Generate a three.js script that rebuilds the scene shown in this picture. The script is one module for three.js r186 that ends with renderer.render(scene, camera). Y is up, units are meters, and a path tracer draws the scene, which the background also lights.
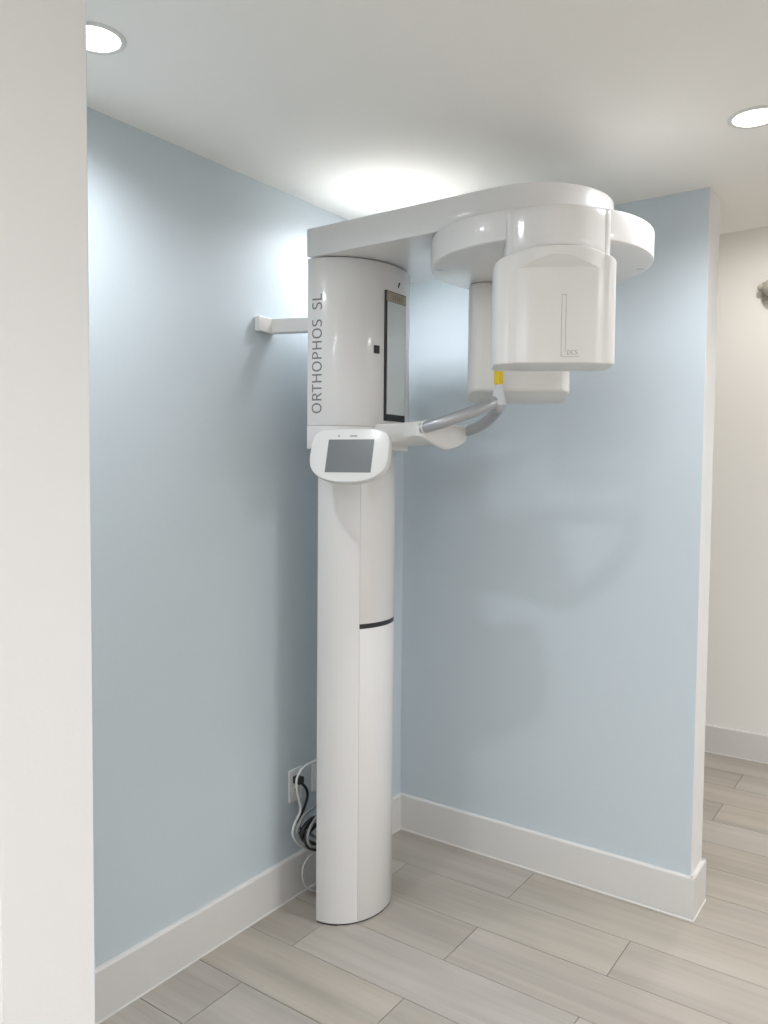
import * as THREE from 'three';
import { FontLoader } from 'three/addons/loaders/FontLoader.js';
import { TextGeometry } from 'three/addons/geometries/TextGeometry.js';
import { RectAreaLightUniformsLib } from 'three/addons/lights/RectAreaLightUniformsLib.js';
import { RoundedBoxGeometry } from 'three/addons/geometries/RoundedBoxGeometry.js';
import { mergeGeometries, toCreasedNormals } from 'three/addons/utils/BufferGeometryUtils.js';

// ------------------------------------------------------------------ camera, exposure
const scene = new THREE.Scene();
scene.background = new THREE.Color(0x000000);
const camera = new THREE.PerspectiveCamera(65.724, 768 / 1024, 0.05, 50);
{
  const yaw = 0.6141, pitch = 0.0483, roll = 0.0088;
  const F = new THREE.Vector3(-Math.sin(yaw) * Math.cos(pitch), -Math.sin(pitch), -Math.cos(yaw) * Math.cos(pitch));
  const R = new THREE.Vector3(Math.cos(yaw), 0, -Math.sin(yaw));
  const U = new THREE.Vector3().crossVectors(R, F);
  const X = R.clone().multiplyScalar(Math.cos(roll)).addScaledVector(U, Math.sin(roll));
  const Y = U.clone().multiplyScalar(Math.cos(roll)).addScaledVector(R, -Math.sin(roll));
  camera.quaternion.setFromRotationMatrix(new THREE.Matrix4().makeBasis(X, Y, F.clone().negate()));
  camera.position.set(1.8415, 1.5006, 2.75);
}
const renderer = new THREE.WebGLRenderer({ antialias: true });
renderer.toneMapping = THREE.LinearToneMapping;
renderer.toneMappingExposure = 1.22;
renderer.shadowMap.enabled = true;
const LAMP = 3.1;            // candela of one ceiling downlight
const LAMP_COLOR = 0xf6f9ff;

// ------------------------------------------------------------------ helpers
let seed = 7;
const rnd = () => { seed = (seed * 1664525 + 1013904223) >>> 0; return seed / 4294967296; };
const taken = {};
function numbered(n) { const k = taken[n] = (taken[n] ?? -1) + 1; return k ? n + '_' + String(k).padStart(3, '0') : n; }
function mesh(name, geo, mat, parent) {
  const m = new THREE.Mesh(geo, mat); m.name = parent ? name : numbered(name);
  m.castShadow = m.receiveShadow = true; (parent ?? scene).add(m); return m;
}
function thing(name, label, category, pos = [0, 0, 0], group) {
  const g = new THREE.Group(); g.name = numbered(name); g.position.set(...pos);
  g.userData = { label, category }; if (group) g.userData.group = group; scene.add(g); return g;
}
function struct(name, geo, mat, label, category) {
  const m = mesh(name, geo, mat); m.name = name;
  m.userData = { kind: 'structure', label, category }; return m;
}
function box(x0, x1, y0, y1, z0, z1) {                       // uv in metres on every face
  const g = new THREE.BoxGeometry(x1 - x0, y1 - y0, z1 - z0).translate((x0 + x1) / 2, (y0 + y1) / 2, (z0 + z1) / 2);
  const p = g.attributes.position, n = g.attributes.normal, uv = g.attributes.uv;
  for (let i = 0; i < p.count; i++) uv.setXY(i, Math.abs(n.getX(i)) > 0.5 ? p.getZ(i) : p.getX(i), Math.abs(n.getY(i)) > 0.5 ? p.getZ(i) : p.getY(i));
  return g;
}
// closed plan outline [[x, z], ...] raised from y0 to y1 with a rounded rim
function prism(outline, y0, y1, bevel = 0.004, crease = 0.5, seg = 3, steps = 1) {
  const s = new THREE.Shape(outline.map(([x, z]) => new THREE.Vector2(x, -z)));
  let g = new THREE.ExtrudeGeometry(s, { depth: y1 - y0 - 2 * bevel, bevelEnabled: bevel > 0, bevelThickness: bevel, bevelSize: bevel, bevelOffset: -bevel, bevelSegments: seg, steps });
  g.rotateX(-Math.PI / 2).translate(0, y0 + bevel, 0);
  return toCreasedNormals(g, crease);
}
// vertical slab: outline [[u, v]] extruded along +z by d
function slab(outline, d, bevel = 0.003, crease = 0.5) {
  const s = new THREE.Shape(outline.map(([x, y]) => new THREE.Vector2(x, y)));
  const g = new THREE.ExtrudeGeometry(s, { depth: d - 2 * bevel, bevelEnabled: bevel > 0, bevelThickness: bevel, bevelSize: bevel, bevelOffset: -bevel, bevelSegments: 3 });
  g.translate(0, 0, bevel); return toCreasedNormals(g, crease);
}
function roundRect(w, h, r, n = 8, cx = 0, cy = 0) {
  const o = [];
  for (const [sx, sy, a0] of [[1, 1, 0], [-1, 1, 90], [-1, -1, 180], [1, -1, 270]])
    for (let i = 0; i <= n; i++) { const a = (a0 + 90 * i / n) * Math.PI / 180; o.push([cx + sx * (w / 2 - r) + r * Math.cos(a), cy + sy * (h / 2 - r) + r * Math.sin(a)]); }
  return o;
}
const tube = (pts, r, seg = 40, rad = 10) => new THREE.TubeGeometry(new THREE.CatmullRomCurve3(pts.map(p => new THREE.Vector3(...p)), false, 'centripetal'), seg, r, rad, false);

// halves every triangle edge longer than m, so that a flat shape can be bent
function split(g, m) {
  let a = Array.from((g.index ? g.toNonIndexed() : g).attributes.position.array);
  for (let pass = 0; pass < 8; pass++) {
    const o = []; let hit = false;
    for (let i = 0; i < a.length; i += 9) {
      const v = [0, 1, 2].map(k => a.slice(i + 3 * k, i + 3 * k + 3)), len = [0, 1, 2].map(k => Math.hypot(...v[k].map((c, j) => c - v[(k + 1) % 3][j])));
      const k = len.indexOf(Math.max(...len));
      if (len[k] <= m) { o.push(...v[0], ...v[1], ...v[2]); continue; }
      hit = true; const A = v[k], B = v[(k + 1) % 3], C = v[(k + 2) % 3], D = A.map((c, j) => (c + B[j]) / 2);
      o.push(...A, ...D, ...C, ...D, ...B, ...C);
    }
    a = o; if (!hit) break;
  }
  const r = new THREE.BufferGeometry(); r.setAttribute('position', new THREE.Float32BufferAttribute(a, 3)); return r;
}
// value noise that repeats every (px, py) cells
function makeNoise(s) {
  const h = (x, y) => { let n = (x * 374761393 + y * 668265263 + s * 1442695041) | 0; n = Math.imul(n ^ (n >>> 13), 1274126177); return ((n ^ (n >>> 16)) >>> 0) / 4294967296; };
  return (x, y, px, py) => {
    const xi = Math.floor(x), yi = Math.floor(y), fx = x - xi, fy = y - yi, u = fx * fx * (3 - 2 * fx), v = fy * fy * (3 - 2 * fy);
    const m = (a, p) => ((a % p) + p) % p;
    const a = h(m(xi, px), m(yi, py)), b = h(m(xi + 1, px), m(yi, py)), c = h(m(xi, px), m(yi + 1, py)), d = h(m(xi + 1, px), m(yi + 1, py));
    return (a + (b - a) * u) * (1 - v) + (c + (d - c) * u) * v;
  };
}
function dataTex(w, h, fn, srgb) {
  const d = new Uint8Array(w * h * 4);
  for (let y = 0; y < h; y++) for (let x = 0; x < w; x++) { const c = fn(x / w, y / h), i = (y * w + x) * 4; d[i] = c[0]; d[i + 1] = c[1]; d[i + 2] = c[2]; d[i + 3] = 255; }
  const t = new THREE.DataTexture(d, w, h); t.wrapS = t.wrapT = THREE.RepeatWrapping; t.magFilter = THREE.LinearFilter; t.minFilter = THREE.LinearFilter;
  if (srgb) t.colorSpace = THREE.SRGBColorSpace; t.needsUpdate = true; return t;
}

// ------------------------------------------------------------------ materials
const std = o => new THREE.MeshStandardMaterial(o);
const phys = o => new THREE.MeshPhysicalMaterial(o);
const n1 = makeNoise(1), n2 = makeNoise(2), n3 = makeNoise(3);
const rollerBump = dataTex(512, 512, (u, v) => { const k = 255 * (0.6 * n1(u * 128, v * 128, 128, 128) + 0.4 * n2(u * 48, v * 48, 48, 48)); return [k, k, k]; });
rollerBump.repeat.set(2, 2);
const paint = (c, r) => std({ color: c, roughness: r, bumpMap: rollerBump, bumpScale: 0.0002 });
const M = {
  blue: paint(0xc6d0d5, 0.5),
  white: paint(0xe2e1df, 0.6),
  ceiling: paint(0xf2f0ea, 0.9),
  hall: paint(0xeeece7, 0.7),
  trim: std({ color: 0xd8d6d2, roughness: 0.4 }),
  shell: phys({ color: 0xe1dfdc, roughness: 0.28, clearcoat: 0.5, clearcoatRoughness: 0.06 }),
  satin: phys({ color: 0xe0deda, roughness: 0.38, clearcoat: 0.2, clearcoatRoughness: 0.15 }),
  dark: std({ color: 0x232323, roughness: 0.45 }),
  ink: std({ color: 0x74716c, roughness: 0.6 }),
  paleInk: std({ color: 0xa6a39e, roughness: 0.6 }),
  screen: phys({ color: 0x6d6f6e, roughness: 0.3, clearcoat: 0.6, clearcoatRoughness: 0.1 }),
  mirror: std({ color: 0xdcdeda, metalness: 0.45, roughness: 0.25 }),
  tan: std({ color: 0xa39985, roughness: 0.6 }),
  steel: std({ color: 0xaeafb2, metalness: 0.45, roughness: 0.35 }),
  greyPlastic: std({ color: 0xd0d2d5, roughness: 0.4 }),
  yellow: std({ color: 0xe3c416, roughness: 0.45 }),
  outlet: std({ color: 0xe6e6e4, roughness: 0.35 }),
  blackCord: std({ color: 0x161617, roughness: 0.5 }),
  whiteCord: std({ color: 0xd8d8d4, roughness: 0.5 }),
  greyCord: std({ color: 0x8b8c8b, roughness: 0.5 }),
  fixture: std({ color: 0xb8b3a9, roughness: 0.5 }),
  grout: std({ color: 0x5d564d, roughness: 0.95 }),
};
// wood-look stone: long streaks along the tile, fine pores, broad pale patches
const grainTex = dataTex(1024, 512, (u, v) => {
  const w = v + 0.012 * n1(u * 6, v * 4, 6, 4);
  const streak = 0.5 * n1(u * 4, w * 40, 4, 40) + 0.3 * n2(u * 10, w * 110, 10, 110) + 0.2 * n3(u * 26, w * 220, 26, 220);
  const patch = 0.6 * n2(u * 5, v * 6, 5, 6) + 0.4 * n3(u * 12, v * 12, 12, 12);
  const k = 0.68 + 0.07 * (streak - 0.5) + 0.08 * (patch - 0.5) + 0.07 * (n3(u * 3, w * 14, 3, 14) - 0.5);
  return [255 * Math.min(1, k * 1.0), 255 * Math.min(1, k * (0.955 + 0.01 * patch)), 255 * Math.min(1, k * (0.89 + 0.03 * patch))];
}, true);
const grainBump = dataTex(512, 512, (u, v) => { const k = 255 * (0.6 * n1(u * 8, v * 120, 8, 120) + 0.4 * n2(u * 24, v * 200, 24, 200)); return [k, k, k]; });
const tileMats = [0xffffff, 0xf8f6f4, 0xfcfaf6, 0xf6f5f3].map(c => std({ color: c, map: grainTex, roughness: 0.42, bumpMap: grainBump, bumpScale: 0.0003 }));

// ------------------------------------------------------------------ the room
const H = 2.44, L = 1.189, T = 0.142, HALL = -1.766, SOF = -0.545, RX = 4.2, RZ = 5.2;
const PX = 0.824, PZ = 2.052;                       // free end of the white partition
struct('wall_left', box(-0.12, 0, 0, 3.05, HALL - 0.12, RZ), M.white, 'long wall behind the X-ray machine, blue inside the alcove', 'wall');
mesh('blue_paint', box(0, 0.0015, 0, H, 0, PZ), M.blue, scene.getObjectByName('wall_left'));
struct('wall_back', box(0, L, 0, H, -T, 0), M.white, 'short free-standing wall with blue face and white end', 'wall');
mesh('blue_paint', box(0.0015, L - 0.001, 0, H, 0, 0.0015), M.blue, scene.getObjectByName('wall_back'));
struct('wall_partition', box(0, PX, 0, H, PZ, PZ + T), M.white, 'white end of the partition closing the alcove', 'wall');
mesh('blue_paint', box(0.0015, PX - 0.001, 0, H, PZ - 0.0015, PZ), M.blue, scene.getObjectByName('wall_partition'));
struct('wall_hall', box(0, RX, 0, 3.05, HALL - 0.12, HALL), M.hall, 'cream wall at the far side of the hallway', 'wall');
struct('wall_right', box(RX, RX + 0.12, 0, 3.05, HALL - 0.12, RZ), M.white, 'white wall across the room', 'wall');
struct('wall_front', box(-0.12, RX + 0.12, 0, 3.05, RZ, RZ + 0.12), M.white, 'white wall facing the alcove', 'wall');
struct('ceiling', box(0, RX, H, 3.05, SOF, RZ), M.ceiling, 'white flat ceiling over the room and alcove', 'ceiling');
struct('ceiling_hall', box(0, RX, 2.95, 3.05, HALL, SOF), M.ceiling, 'higher white ceiling of the hallway', 'ceiling');

// floor: wood-look planks in running bond, each its own piece
{
  const fl = new THREE.Group(); fl.name = 'floor'; fl.userData = { kind: 'structure', label: 'pale greige wood-look plank floor with thin dark joints', category: 'floor' }; scene.add(fl);
  mesh('grout_bed', box(-0.12, RX + 0.12, -0.12, -0.0015, HALL - 0.12, RZ + 0.12), M.grout, fl);
  const W = 0.2205, LEN = 0.864, g = 0.0012;
  for (let k = -10; k < 24; k++) {
    const z0 = Math.max(0.0295 + W * k, HALL), z1 = Math.min(0.0295 + W * (k + 1), RZ);
    if (z1 - z0 < 0.02) continue;
    const off = (k & 1) ? 0.203 : 0.63;
    for (let j = -2; j < 7; j++) {
      const x0 = Math.max(off + LEN * j, 0), x1 = Math.min(off + LEN * (j + 1), RX);
      if (x1 - x0 < 0.02) continue;
      const top = rnd() * 0.0004, geo = box(x0 + g, x1 - g, -0.012, top, z0 + g, z1 - g);
      const uv = geo.attributes.uv, p = geo.attributes.position, ou = rnd(), ov = rnd();
      for (let i = 0; i < uv.count; i++) uv.setXY(i, p.getX(i) / 2.2 + ou, p.getZ(i) / 0.75 + ov);
      mesh('floor_tile', geo, tileMats[Math.floor(rnd() * 4)], fl);
    }
  }
}
// baseboards: flat board, eased top, thin caulk bead at the floor
const BH = 0.149, BT = 0.014;
function baseboard(name, label, runs) {      // runs: [x0, z0, x1, z1, nx, nz] along the wall foot, n points into the room
  const prof = [[0, 0], [BT + 0.003, 0], [BT + 0.0025, 0.003], [BT, 0.0045], [BT, BH - 0.006], [BT - 0.0025, BH - 0.0015], [BT - 0.006, BH], [0, BH]];
  const gs = runs.map(([x0, z0, x1, z1, nx, nz]) => {
    const len = Math.hypot(x1 - x0, z1 - z0), g = new THREE.ExtrudeGeometry(new THREE.Shape(prof.map(q => new THREE.Vector2(...q))), { depth: len, bevelEnabled: false });
    const dir = new THREE.Vector3((x1 - x0) / len, 0, (z1 - z0) / len), n = new THREE.Vector3(nx, 0, nz), m = new THREE.Matrix4().makeBasis(n, new THREE.Vector3(0, 1, 0), dir);
    m.setPosition(x0, 0, z0); g.applyMatrix4(m);
    if (m.determinant() < 0) { const p = g.attributes.position.array, u = g.attributes.uv.array; for (let i = 0; i < p.length; i += 9) for (let c = 0; c < 3; c++) { const t = p[i + c]; p[i + c] = p[i + 3 + c]; p[i + 3 + c] = t; } g.computeVertexNormals(); }
    return g;
  });
  struct(name, mergeGeometries(gs), M.trim, label, 'baseboard');
}
baseboard('baseboard_left', 'white baseboard along the blue wall behind the machine', [[0.001, 0, 0.001, PZ, 1, 0]]);
baseboard('baseboard_back', 'white baseboard wrapping the foot of the short blue wall', [[BT, 0.001, L + BT - 0.001, 0.001, 0, 1], [L, -T - BT, L, BT, 1, 0], [0, -T, L + BT - 0.001, -T, 0, -1]]);
baseboard('baseboard_partition', 'white baseboard around the partition end', [[BT, PZ - 0.001, PX + BT, PZ - 0.001, 0, -1], [PX, PZ - BT, PX, PZ + T + BT, 1, 0], [0, PZ + T, PX + BT, PZ + T, 0, 1]]);
baseboard('baseboard_hall', 'white baseboard along the cream hallway wall', [[0, HALL, RX, HALL, 0, 1]]);

// ------------------------------------------------------------------ ceiling downlights
const lensMat = std({ color: 0xffffff, emissive: 0xfff9f0, emissiveIntensity: 5 });
function downlight(x, y, z, label, group, power = LAMP, color = LAMP_COLOR) {
  const g = thing('recessed_downlight', label, 'downlight', [x, y, z], group);
  const ring = new THREE.LatheGeometry([[0.053, -0.0005], [0.055, -0.004], [0.062, -0.0045], [0.066, -0.002], [0.0665, 0]].map(q => new THREE.Vector2(...q)), 40);
  mesh('trim_ring', ring, M.trim, g);
  mesh('lens', new THREE.CylinderGeometry(0.0545, 0.0545, 0.002, 40).translate(0, -0.0012, 0), lensMat, g);
  const s = new THREE.SpotLight(color, power, 0, 1.42, 0.85, 2);
  s.name = 'lamp_light'; s.position.set(0, -0.006, 0); s.castShadow = true; s.shadow.radius = 2.2;
  s.target.position.set(0, -1, 0); g.add(s); g.add(s.target); s.target.name = 'lamp_aim';
  return g;
}
downlight(0.302, H, 1.672, 'glowing round downlight beside the white partition end');
downlight(0.245, H, 0.5, 'glowing round downlight hidden above the arm of the X-ray machine');
downlight(1.405, H, 0.465, 'glowing round downlight beyond the free end of the short blue wall');
for (const [x, z] of [[2.6, 0.465], [2.6, 1.67], [2.6, 2.9], [1.405, 4.1], [2.6, 4.1]])
  downlight(x, H, z, 'round downlight in the open room ceiling outside the alcove', 'open room downlights');
const panelMat = std({ color: 0xffffff, emissive: 0xffffff, emissiveIntensity: 3 });
RectAreaLightUniformsLib.init();
for (const [x, z] of [[3.3, 0.7], [1.9, 3.75], [1.3, 4.7]]) {
  const g = thing('ceiling_panel_light', 'square flat light panel in the open room ceiling', 'panel light', [x, H, z], 'open room light panels');
  mesh('frame', new THREE.BoxGeometry(0.62, 0.008, 0.62).translate(0, -0.0045, 0), M.trim, g);
  mesh('diffuser', new THREE.BoxGeometry(0.58, 0.003, 0.58).translate(0, -0.0105, 0), panelMat, g);
  const r = new THREE.RectAreaLight(0xf6f9ff, 21, 0.58, 0.58); r.name = 'panel_glow'; r.position.y = -0.014; r.rotation.x = -Math.PI / 2; g.add(r);
}
for (const x of [1.2, 2.8]) downlight(x, 2.95, -1.1, 'round downlight in the higher hallway ceiling', 'hallway downlights', 4.2, 0xfdfaf7);

// ------------------------------------------------------------------ the panoramic X-ray machine
const BX = 0.177, BZ = 0.59;
const font = await new FontLoader().loadAsync('fonts/droid/droid_sans_regular.typeface.json');
const unit = thing('panoramic_xray_machine', 'tall white panoramic dental X-ray machine standing in the blue alcove', 'x-ray machine', [BX, 0, BZ]);
const half = (a, b, z0, z1, n = 40, s = 1) => { // arc of the half ellipse from side z0 to side z1
  const o = [], t0 = Math.asin(z0 / b), t1 = Math.asin(z1 / b);
  for (let i = 0; i <= n; i++) { const t = t0 + (t1 - t0) * i / n; o.push([s * a * Math.cos(t), s * b * Math.sin(t)]); }
  return o;
};
{ // floor column
  const a = 0.144, b = 0.173, zs = 0.1, d = 0.0009;
  const out = [[0, -b], [0, b], ...half(a, b, b * 0.99999, zs, 20).slice(1), ...half(a - 0.006, b - 0.006, zs, -zs, 30), ...half(a, b, -zs, -b * 0.99999, 20).slice(0, -1)];
  const col = mesh('column', prism(out.reverse(), 0.006, 1.62, 0.0008, 0.5, 1), M.shell, unit);
  const cover = (y0, y1) => prism([...half(a, b, zs - d, -zs + d, 30), ...half(a - 0.005, b - 0.006, -zs + d, zs - d, 20)].reverse(), y0, y1, 0.0012, 0.5, 2);
  const c1 = mesh('front_cover', cover(0.006, 0.9905), M.shell, unit);
  const c2 = mesh('front_cover', cover(1.0065, 1.6), M.shell, unit);
  mesh('grip_slot', prism([...half(a - 0.0015, b - 0.0015, zs - 0.001, -zs + 0.001, 30), ...half(a - 0.0055, b - 0.006, -zs + 0.001, zs - 0.001, 20)].reverse(), 0.9905, 1.0065, 0.0005, 0.5, 1), M.dark, unit).userData.label = 'black grip slot across the column front';
  mesh('base_gasket', prism([[0, -b], [0, b], ...half(a, b, b * 0.9999, -b * 0.9999, 40)].map(([x, z]) => [x + 0.003 * (x < 0.07 ? 1 : -1), z * 0.985]).reverse(), 0, 0.006, 0.0005), M.dark, unit);
}
// lifting carriage
const ca = 0.183, cb = 0.228;
const halfOutline = (a, b) => [[0, -b], [0, b], ...half(a, b, b * 0.9999, -b * 0.9999, 64)].reverse();
const body = mesh('carriage', prism(halfOutline(ca, cb), 1.651, 2.176, 0.002), M.shell, unit);
mesh('carriage_collar', prism(halfOutline(ca, cb + 0.001), 1.578, 1.6505, 0.002), M.shell, unit);
{ // lettering, bent onto the carriage side and reading upwards
  let t = new TextGeometry('ORTHOPHOS  SL', { font, size: 1, depth: 0.02, curveSegments: 5, bevelEnabled: false });
  t.computeBoundingBox(); const bb = t.boundingBox; t = split(t, 0.25); const p = t.attributes.position;
  const y0 = 1.69, len = 0.373, capH = 0.033, xIn = 0.051;   // xIn: baseline distance from the back edge
  for (let i = 0; i < p.count; i++) {
    const u = (p.getX(i) - bb.min.x) / (bb.max.x - bb.min.x), v = (p.getY(i) - bb.min.y) / (bb.max.y - bb.min.y), w = p.getZ(i) > 0.01 ? 0.0006 : -0.0006;
    const x = xIn - v * capH, s = Math.sqrt(1 - (x / ca) ** 2), n = new THREE.Vector2(x / ca / ca, s / cb).normalize();
    p.setXYZ(i, x + n.x * w, y0 + u * len, cb * s + n.y * w);
  }
  t.computeVertexNormals(); mesh('lettering', t, M.ink, body).userData.label = 'dark grey upright lettering';
}
{ // mirror facing the patient
  const x = ca - 0.006, zc = 0.0005, w = 0.115, y0 = 1.672, y1 = 2.09;
  const fr = mesh('mirror_frame', box(x - 0.02, x + 0.006, y0, y1, zc - w / 2, zc + w / 2), M.dark, unit);
  mesh('mirror_glass', box(x + 0.006, x + 0.0075, y0 + 0.022, y1 - 0.034, zc - w / 2 + 0.003, zc + w / 2 - 0.008), M.mirror, fr).userData.label = 'tall narrow mirror';
  mesh('label_strip', box(x + 0.006, x + 0.0075, y1 - 0.033, y1 - 0.003, zc - w / 2 + 0.003, zc + w / 2 - 0.004), M.tan, fr).userData.label = 'tan printed strip';
  for (let i = 0; i < 5; i++) mesh('print_mark', box(x + 0.0075, x + 0.0079, y1 - 0.026, y1 - 0.012, zc - 0.03 + i * 0.012, zc - 0.027 + i * 0.012), M.ink, fr);
  mesh('mirror_hook', tube([[x - 0.004, 2.1, -0.01], [x + 0.006, 2.112, -0.012], [x + 0.008, 2.125, -0.016]], 0.0022, 12, 6), M.dark, unit);
  const bz = 0.088, bx = ca * Math.sqrt(1 - (bz / cb) ** 2);
  const btn = mesh('button', new RoundedBoxGeometry(0.021, 0.026, 0.008, 2, 0.0025), M.dark, unit);
  btn.position.set(bx, 1.897, bz); btn.rotation.y = Math.atan2(bx / ca / ca, bz / cb / cb);
}
// overhead arm
{
  const r = 0.233, xe = 0.655, o = [[0, r]];
  for (let i = 0; i <= 40; i++) { const t = Math.PI / 2 - Math.PI * i / 40; o.push([xe + r * Math.cos(t), r * Math.sin(t)]); }
  o.push([0, -r]);
  mesh('overhead_arm', prism(o, 2.179, 2.268, 0.004), M.shell, unit);
}
// rotating disc and the two heads hanging from it; the head frame turns about the disc centre
const DC = [0.862 - BX, 0, 0.59 - BZ];
{
  const prof = [[0, 2.0955], [0.307, 2.0955], [0.311, 2.0965], [0.3142, 2.099], [0.315, 2.103], [0.315, 2.169], [0.3142, 2.173], [0.311, 2.1755], [0.307, 2.1765], [0, 2.1765]];
  const g = new THREE.LatheGeometry(prof.map(q => new THREE.Vector2(...q)), 96).translate(...DC);
  const disc = mesh('rotating_disc', toCreasedNormals(g.toNonIndexed(), 0.6), M.shell, unit);
  for (const a of [2.571, -0.556]) mesh('vent_slot', box(-0.011, 0.011, 2.0948, 2.0957, -0.002, 0.002).rotateY(0.6).translate(DC[0] + 0.289 * Math.cos(a), 0, DC[2] + 0.289 * Math.sin(a)), M.paleInk, disc);
}
const S = new THREE.Vector2(0.5135, 0.858).normalize();       // towards the sensor head (x, z)
const headM = new THREE.Matrix4().makeBasis(new THREE.Vector3(S.y, 0, -S.x), new THREE.Vector3(0, 1, 0), new THREE.Vector3(S.x, 0, S.y)).setPosition(...DC);
// in the head frame: x to the side, z outwards from the disc centre
const bulge = (w, z0, z1, sag, r, n = 24) => {               // plan: flat inner side, bowed outer side, rounded corners
  const o = [], zf = x => z1 - sag * (x / (w / 2)) ** 2;
  const corner = (cx, cz, a0) => { for (let i = 0; i <= 6; i++) { const a = (a0 + 90 * i / 6) * Math.PI / 180; o.push([cx + r * Math.cos(a), cz + r * Math.sin(a)]); } };
  const ri = Math.min(r, 0.02);
  o.push([-w / 2, z0 + ri], [-w / 2 + ri, z0], [w / 2 - ri, z0], [w / 2, z0 + ri]);
  corner(w / 2 - r, zf(w / 2 - r) - r, 0);
  for (let i = 1; i < n; i++) { const x = (w / 2 - r) * (1 - 2 * i / n); o.push([x, zf(x)]); }
  corner(-w / 2 + r, zf(w / 2 - r) - r, 90);
  return o.reverse();
};
{
  const dome = (g, yRef) => {                                // top (and the seam under the mount) falls away to both sides
    const p = g.attributes.position;
    for (let i = 0; i < p.count; i++) { const u = Math.min(1, Math.abs(p.getX(i) - 0.006) / 0.151), y = p.getY(i); p.setY(i, y - 0.026 * u ** 3 * yRef(y)); }
  };
  const mg = prism(bulge(0.26, 0.16, 0.364, 0.07, 0.016, 32).map(([x, z]) => [x + 0.012, z]), 2.0645, 2.162, 0.002, 0.5, 2, 6);
  dome(mg, y => Math.max(0, (2.15 - y) / 0.088)); mg.computeVertexNormals();
  mesh('sensor_mount', toCreasedNormals(mg, 0.5).applyMatrix4(headM), M.shell, unit);
  // sensor housing: bowed front, a lip at the top that overhangs the flatter face below it
  const g = prism(bulge(0.302, 0.2, 0.382, 0.066, 0.035, 40).map(([x, z]) => [x + 0.004, z]), 1.777, 2.06, 0.005, 0.5, 3, 90);
  const p0 = g.attributes.position;
  for (let i = 0; i < p0.count; i++) {
    if (p0.getZ(i) < 0.25) continue;
    const u = (p0.getX(i) - 0.004) / 0.151, d = 0.024 * Math.max(0, 1 - u * u * 1.7) ** 2;
    p0.setZ(i, p0.getZ(i) - Math.max(0, d - Math.max(0, p0.getY(i) - 2.012) * 0.95));
  }
  dome(g, y => Math.max(0, (y - 1.96) / 0.1)); g.computeVertexNormals();
  const sensor = mesh('sensor_head', toCreasedNormals(g, 0.4).applyMatrix4(headM), M.satin, unit);
  const onFace = g => { const p = g.attributes.position; for (let i = 0; i < p.count; i++) { const u = (p.getX(i) - 0.004) / 0.151; p.setZ(i, p.getZ(i) + 0.382 - 0.066 * u * u - 0.024 * Math.max(0, 1 - u * u * 1.7) ** 2); } g.computeVertexNormals(); return g.applyMatrix4(headM); };
  const strip = (x0, x1, y0, y1) => mesh('print_line', onFace(new THREE.BoxGeometry(x1 - x0, y1 - y0, 0.0012, 6, 1, 1).translate((x0 + x1) / 2, (y0 + y1) / 2, 0)), M.paleInk, sensor);
  strip(0.0155, 0.0165, 1.792, 1.862); strip(0.0155, 0.0165, 1.862, 1.945); strip(0.0255, 0.0265, 1.805, 1.945); strip(0.0155, 0.0265, 1.944, 1.945); strip(0.0155, 0.06, 1.792, 1.793);
  mesh('lettering', onFace(split(new TextGeometry('DCS', { font, size: 0.011, depth: 0.0006, curveSegments: 3, bevelEnabled: false }), 0.006).translate(0.029, 1.798, 0)), M.paleInk, sensor);
  // X-ray tube head opposite
  const tb = prism(bulge(0.315, 0.0, 0.15, 0.004, 0.035).map(([x, z]) => [x - 0.038, z - 0.29]), 1.762, 2.096, 0.008, 0.5);
  const p = tb.attributes.position;
  for (let i = 0; i < p.count; i++) if (p.getY(i) < 1.8) p.setY(i, p.getY(i) + 0.0 - 0.19 * Math.max(0, -0.135 - p.getZ(i)));
  tb.computeVertexNormals();
  const tubeHead = mesh('tube_head', toCreasedNormals(tb, 0.5).applyMatrix4(headM), M.satin, unit);
  mesh('seam_line', box(-0.165, 0.08, 2.092, 2.0935, -0.1352, -0.1345).applyMatrix4(headM), M.paleInk, tubeHead);
}
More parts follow.
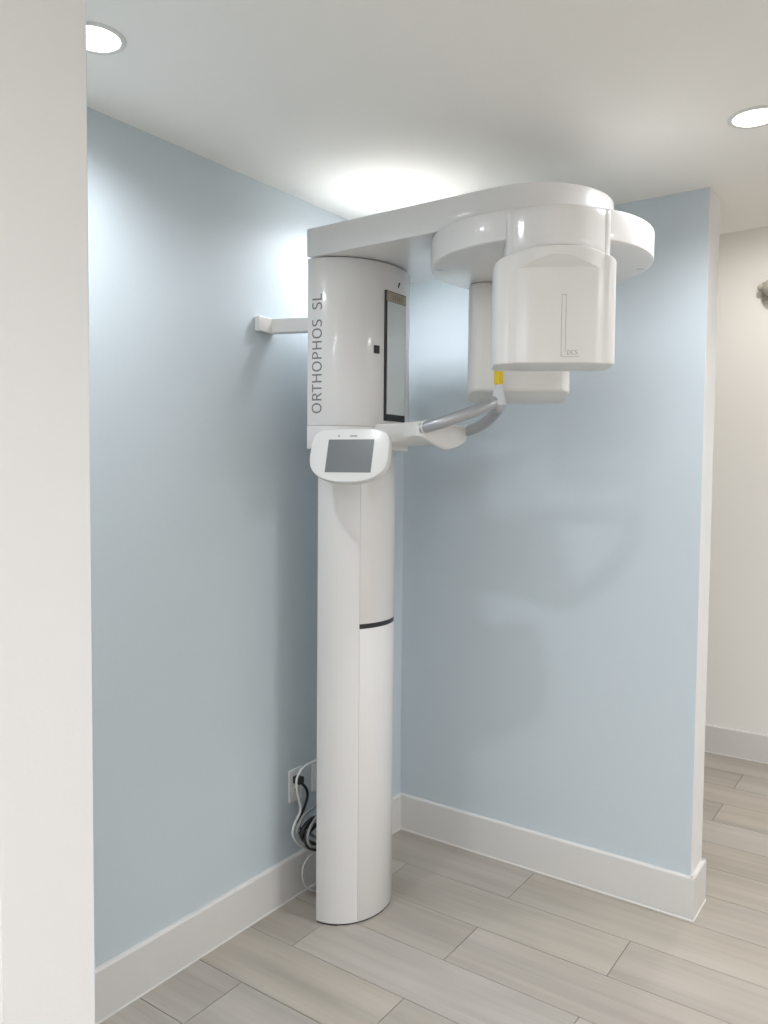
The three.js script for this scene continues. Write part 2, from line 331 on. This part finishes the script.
// chin support arm, handle and bite holder
{
  const o = [[0.12, -0.085], [0.2, -0.09], [0.28, -0.11], [0.34, -0.14], [0.36, -0.145], [0.378, -0.13], [0.386, -0.09], [0.388, 0], [0.386, 0.09], [0.378, 0.13], [0.36, 0.145], [0.34, 0.14], [0.28, 0.11], [0.2, 0.09], [0.12, 0.085]];
  const curve = new THREE.CatmullRomCurve3(o.map(([x, z]) => new THREE.Vector3(x, 0, z)), true, 'centripetal').getPoints(70).slice(0, -1).map(v => [v.x, v.z]);
  const g = prism(curve.reverse(), 1.578, 1.66, 0.01, 0.6);
  const p = g.attributes.position;
  for (let i = 0; i < p.count; i++) { const y = p.getY(i); if (y < 1.62) p.setY(i, y + 0.036 * Math.min(1, Math.abs(p.getZ(i)) / 0.14) ** 1.6 * (1.62 - y) / 0.042); }
  g.computeVertexNormals();
  const arm = mesh('chin_support_arm', toCreasedNormals(g, 0.6), M.satin, unit);
  const pts = s => [[0.365, 1.638, s * 0.128], [0.43, 1.655, s * 0.115], [0.5, 1.683, s * 0.075], [0.545, 1.71, s * 0.03], [0.556, 1.722, s * 0.005]];
  for (const s of [1, -1]) mesh('handle_bar', tube(pts(s), 0.018, 30, 16), M.steel, unit).userData.label = 'brushed grey handle bar';
  for (const s of [1, -1]) mesh('handle_socket', new THREE.TorusGeometry(0.019, 0.003, 8, 24).rotateY(Math.PI / 2 - 0.2 * s).translate(0.381, 1.642, s * 0.1255), M.satin, unit);
  const hold = new THREE.CylinderGeometry(0.011, 0.025, 0.062, 20, 1).translate(0.56, 1.741, 0);
  mesh('bite_holder', hold, M.greyPlastic, unit);
  mesh('holder_knuckle', new THREE.SphereGeometry(0.021, 20, 14).scale(1, 1.1, 1.05).translate(0.557, 1.71, 0), M.steel, unit);
  mesh('bite_block', new RoundedBoxGeometry(0.02, 0.056, 0.03, 3, 0.006).translate(0.56, 1.798, 0), M.yellow, unit).userData.label = 'yellow bite block';
}
// touch panel beside the carriage
{
  const pg = new THREE.Group(); pg.name = 'control_panel'; unit.add(pg);
  pg.position.set(0.366 - BX, 1.553, 0.848 - BZ); pg.rotation.order = 'YXZ'; pg.rotation.y = 0.26; pg.rotation.x = -0.30;
  const o = [];
  for (let i = 0; i < 64; i++) {
    const t = i / 64 * Math.PI * 2, c = Math.cos(t), s = Math.sin(t), e = s > 0 ? 2 / 5 : 2 / 2.4;
    o.push([0.129 * Math.sign(c) * Math.abs(c) ** e, (s > 0 ? 0.088 : 0.083) * Math.sign(s) * Math.abs(s) ** e]);
  }
  const cs = mesh('panel_casing', slab(o, 0.03, 0.004).translate(0, 0, -0.03), M.satin, pg);
  const scr = mesh('touch_screen', box(-0.071, 0.079, -0.052, 0.053, -0.002, 0.0006), M.screen, pg); scr.userData.label = 'grey touch screen';
  mesh('print_mark', box(-0.002, 0.022, 0.061, 0.067, -0.001, 0.0004), M.paleInk, pg);
  mesh('print_mark', box(-0.042, -0.036, 0.061, 0.068, -0.001, 0.0004), M.paleInk, pg);
  mesh('panel_bracket', new RoundedBoxGeometry(0.15, 0.075, 0.09, 3, 0.01).translate(0.105, 1.585, 0.185), M.shell, unit);
}
// wall bracket: two bars from the wall to the carriage back
for (const s of [1, -1]) {
  const m = new THREE.Matrix4().makeRotationY(s * 0.36).setPosition(-0.088, 1.982, s * 0.186);
  const br = mesh('wall_bracket', new RoundedBoxGeometry(0.19, 0.045, 0.035, 2, 0.003).applyMatrix4(m), M.satin, unit);
  mesh('wall_plate', new RoundedBoxGeometry(0.022, 0.048, 0.085, 2, 0.003).translate(-0.1635, 1.982, s * 0.246), M.satin, br);
}

// ------------------------------------------------------------------ outlets and cords on the left wall
function outlet(z, label) {
  const g = thing('wall_outlet', label, 'outlet', [0.0015, 0.4, z]);
  mesh('cover_plate', slab(roundRect(0.07, 0.116, 0.004, 3), 0.0065, 0.002).rotateY(Math.PI / 2), M.outlet, g);
  for (const s of [1, -1]) {
    const r = mesh('receptacle', slab(roundRect(0.034, 0.029, 0.012, 6), 0.002, 0.0006).rotateY(Math.PI / 2).translate(0.0062, s * 0.0195, 0), M.trim, g);
    for (const q of [-0.0065, 0.0065]) mesh('slot', box(0.0078, 0.0085, s * 0.0195 - 0.001, s * 0.0195 + 0.0075, q - 0.001, q + 0.001), M.dark, r);
    mesh('ground_hole', new THREE.CylinderGeometry(0.0024, 0.0024, 0.0006, 10).rotateZ(Math.PI / 2).translate(0.0083, s * 0.0195 - 0.008, 0), M.dark, r);
  }
  mesh('screw', new THREE.CylinderGeometry(0.003, 0.003, 0.001, 12).rotateZ(Math.PI / 2).translate(0.0068, 0, 0), M.greyCord, g);
}
outlet(0.674, 'white duplex wall outlet with a black plug in its upper socket');
outlet(0.55, 'white wall outlet plate half hidden behind the machine column');
function cord(name, label, category, pts, r, mat, plug) {
  const g = thing(name, label, category);
  mesh('cord', tube(pts, r, 70, 8), mat, g);
  if (plug) mesh('plug', new RoundedBoxGeometry(0.034, 0.026, 0.026, 2, 0.005).translate(...plug), mat, g);
  return g;
}
cord('power_cord', 'black power cord hanging from the wall outlet', 'cord',
  [[0.03, 0.43, 0.684], [0.048, 0.43, 0.7], [0.052, 0.415, 0.688], [0.052, 0.39, 0.668], [0.052, 0.364, 0.664], [0.052, 0.336, 0.677], [0.052, 0.317, 0.692], [0.05, 0.29, 0.708], [0.05, 0.262, 0.7], [0.05, 0.245, 0.64], [0.05, 0.24, 0.56]], 0.005, M.blackCord, [0.026, 0.4235, 0.682]);
cord('network_cable', 'white cable arching over the wall outlet', 'cord',
  [[0.07, 0.478, 0.6], [0.07, 0.486, 0.64], [0.07, 0.49, 0.667], [0.07, 0.487, 0.699], [0.07, 0.472, 0.73], [0.07, 0.452, 0.742], [0.07, 0.416, 0.74], [0.07, 0.378, 0.729], [0.07, 0.34, 0.721], [0.07, 0.32, 0.734], [0.07, 0.302, 0.752], [0.07, 0.278, 0.762], [0.07, 0.254, 0.754], [0.07, 0.218, 0.723], [0.07, 0.19, 0.681], [0.07, 0.18, 0.6]], 0.0042, M.whiteCord);
cord('ground_cable', 'pale cable looping close above the floor behind the column', 'cord',
  [[0.06, 0.151, 0.6], [0.06, 0.151, 0.625], [0.06, 0.148, 0.663], [0.06, 0.128, 0.693], [0.06, 0.094, 0.698], [0.06, 0.056, 0.684], [0.06, 0.024, 0.652], [0.06, 0.006, 0.613], [0.06, 0.005, 0.57]], 0.0036, M.whiteCord);
{
  const b = thing('cable_bundle', 'black and grey cables coiled together behind the column', 'cable bundle');
  const P = (x, l) => l.map(([y, z]) => [x, y, z]);
  mesh('black_cable', tube(P(0.1, [[0.28, 0.59], [0.292, 0.64], [0.303, 0.675], [0.303, 0.705], [0.291, 0.735], [0.274, 0.748], [0.247, 0.732], [0.217, 0.69], [0.19, 0.644], [0.175, 0.59]]), 0.0095, 60, 10), M.blackCord, b);
  mesh('black_cable', tube(P(0.122, [[0.275, 0.6], [0.288, 0.65], [0.294, 0.7], [0.28, 0.742], [0.258, 0.752], [0.23, 0.735], [0.205, 0.69], [0.18, 0.63]]), 0.008, 60, 10), M.blackCord, b);
  mesh('grey_cable', tube(P(0.085, [[0.325, 0.6], [0.337, 0.651], [0.334, 0.684], [0.327, 0.715], [0.314, 0.736], [0.293, 0.751], [0.278, 0.757], [0.268, 0.726], [0.252, 0.694], [0.22, 0.651], [0.2, 0.6]]), 0.0055, 60, 8), M.greyCord, b);
  mesh('grey_cable', tube(P(0.14, [[0.33, 0.6], [0.34, 0.66], [0.335, 0.71], [0.315, 0.745], [0.285, 0.765], [0.25, 0.755], [0.225, 0.71], [0.205, 0.64]]), 0.005, 60, 8), M.greyCord, b);
}

// ------------------------------------------------------------------ hallway wall fixture
{
  const g = thing('wall_fixture', 'small grey rounded fixture high on the cream hallway wall', 'wall fixture', [1.11, 2.455, HALL]);
  mesh('back_plate', new RoundedBoxGeometry(0.14, 0.1, 0.012, 2, 0.005).translate(0, 0, 0.007), M.fixture, g);
  mesh('housing', new THREE.SphereGeometry(0.062, 24, 16).scale(1.15, 0.85, 0.9).translate(0.01, 0.01, 0.05), M.fixture, g);
  mesh('knob', new THREE.SphereGeometry(0.018, 16, 12).translate(-0.07, 0.018, 0.035), M.fixture, g);
}

renderer.render(scene, camera);
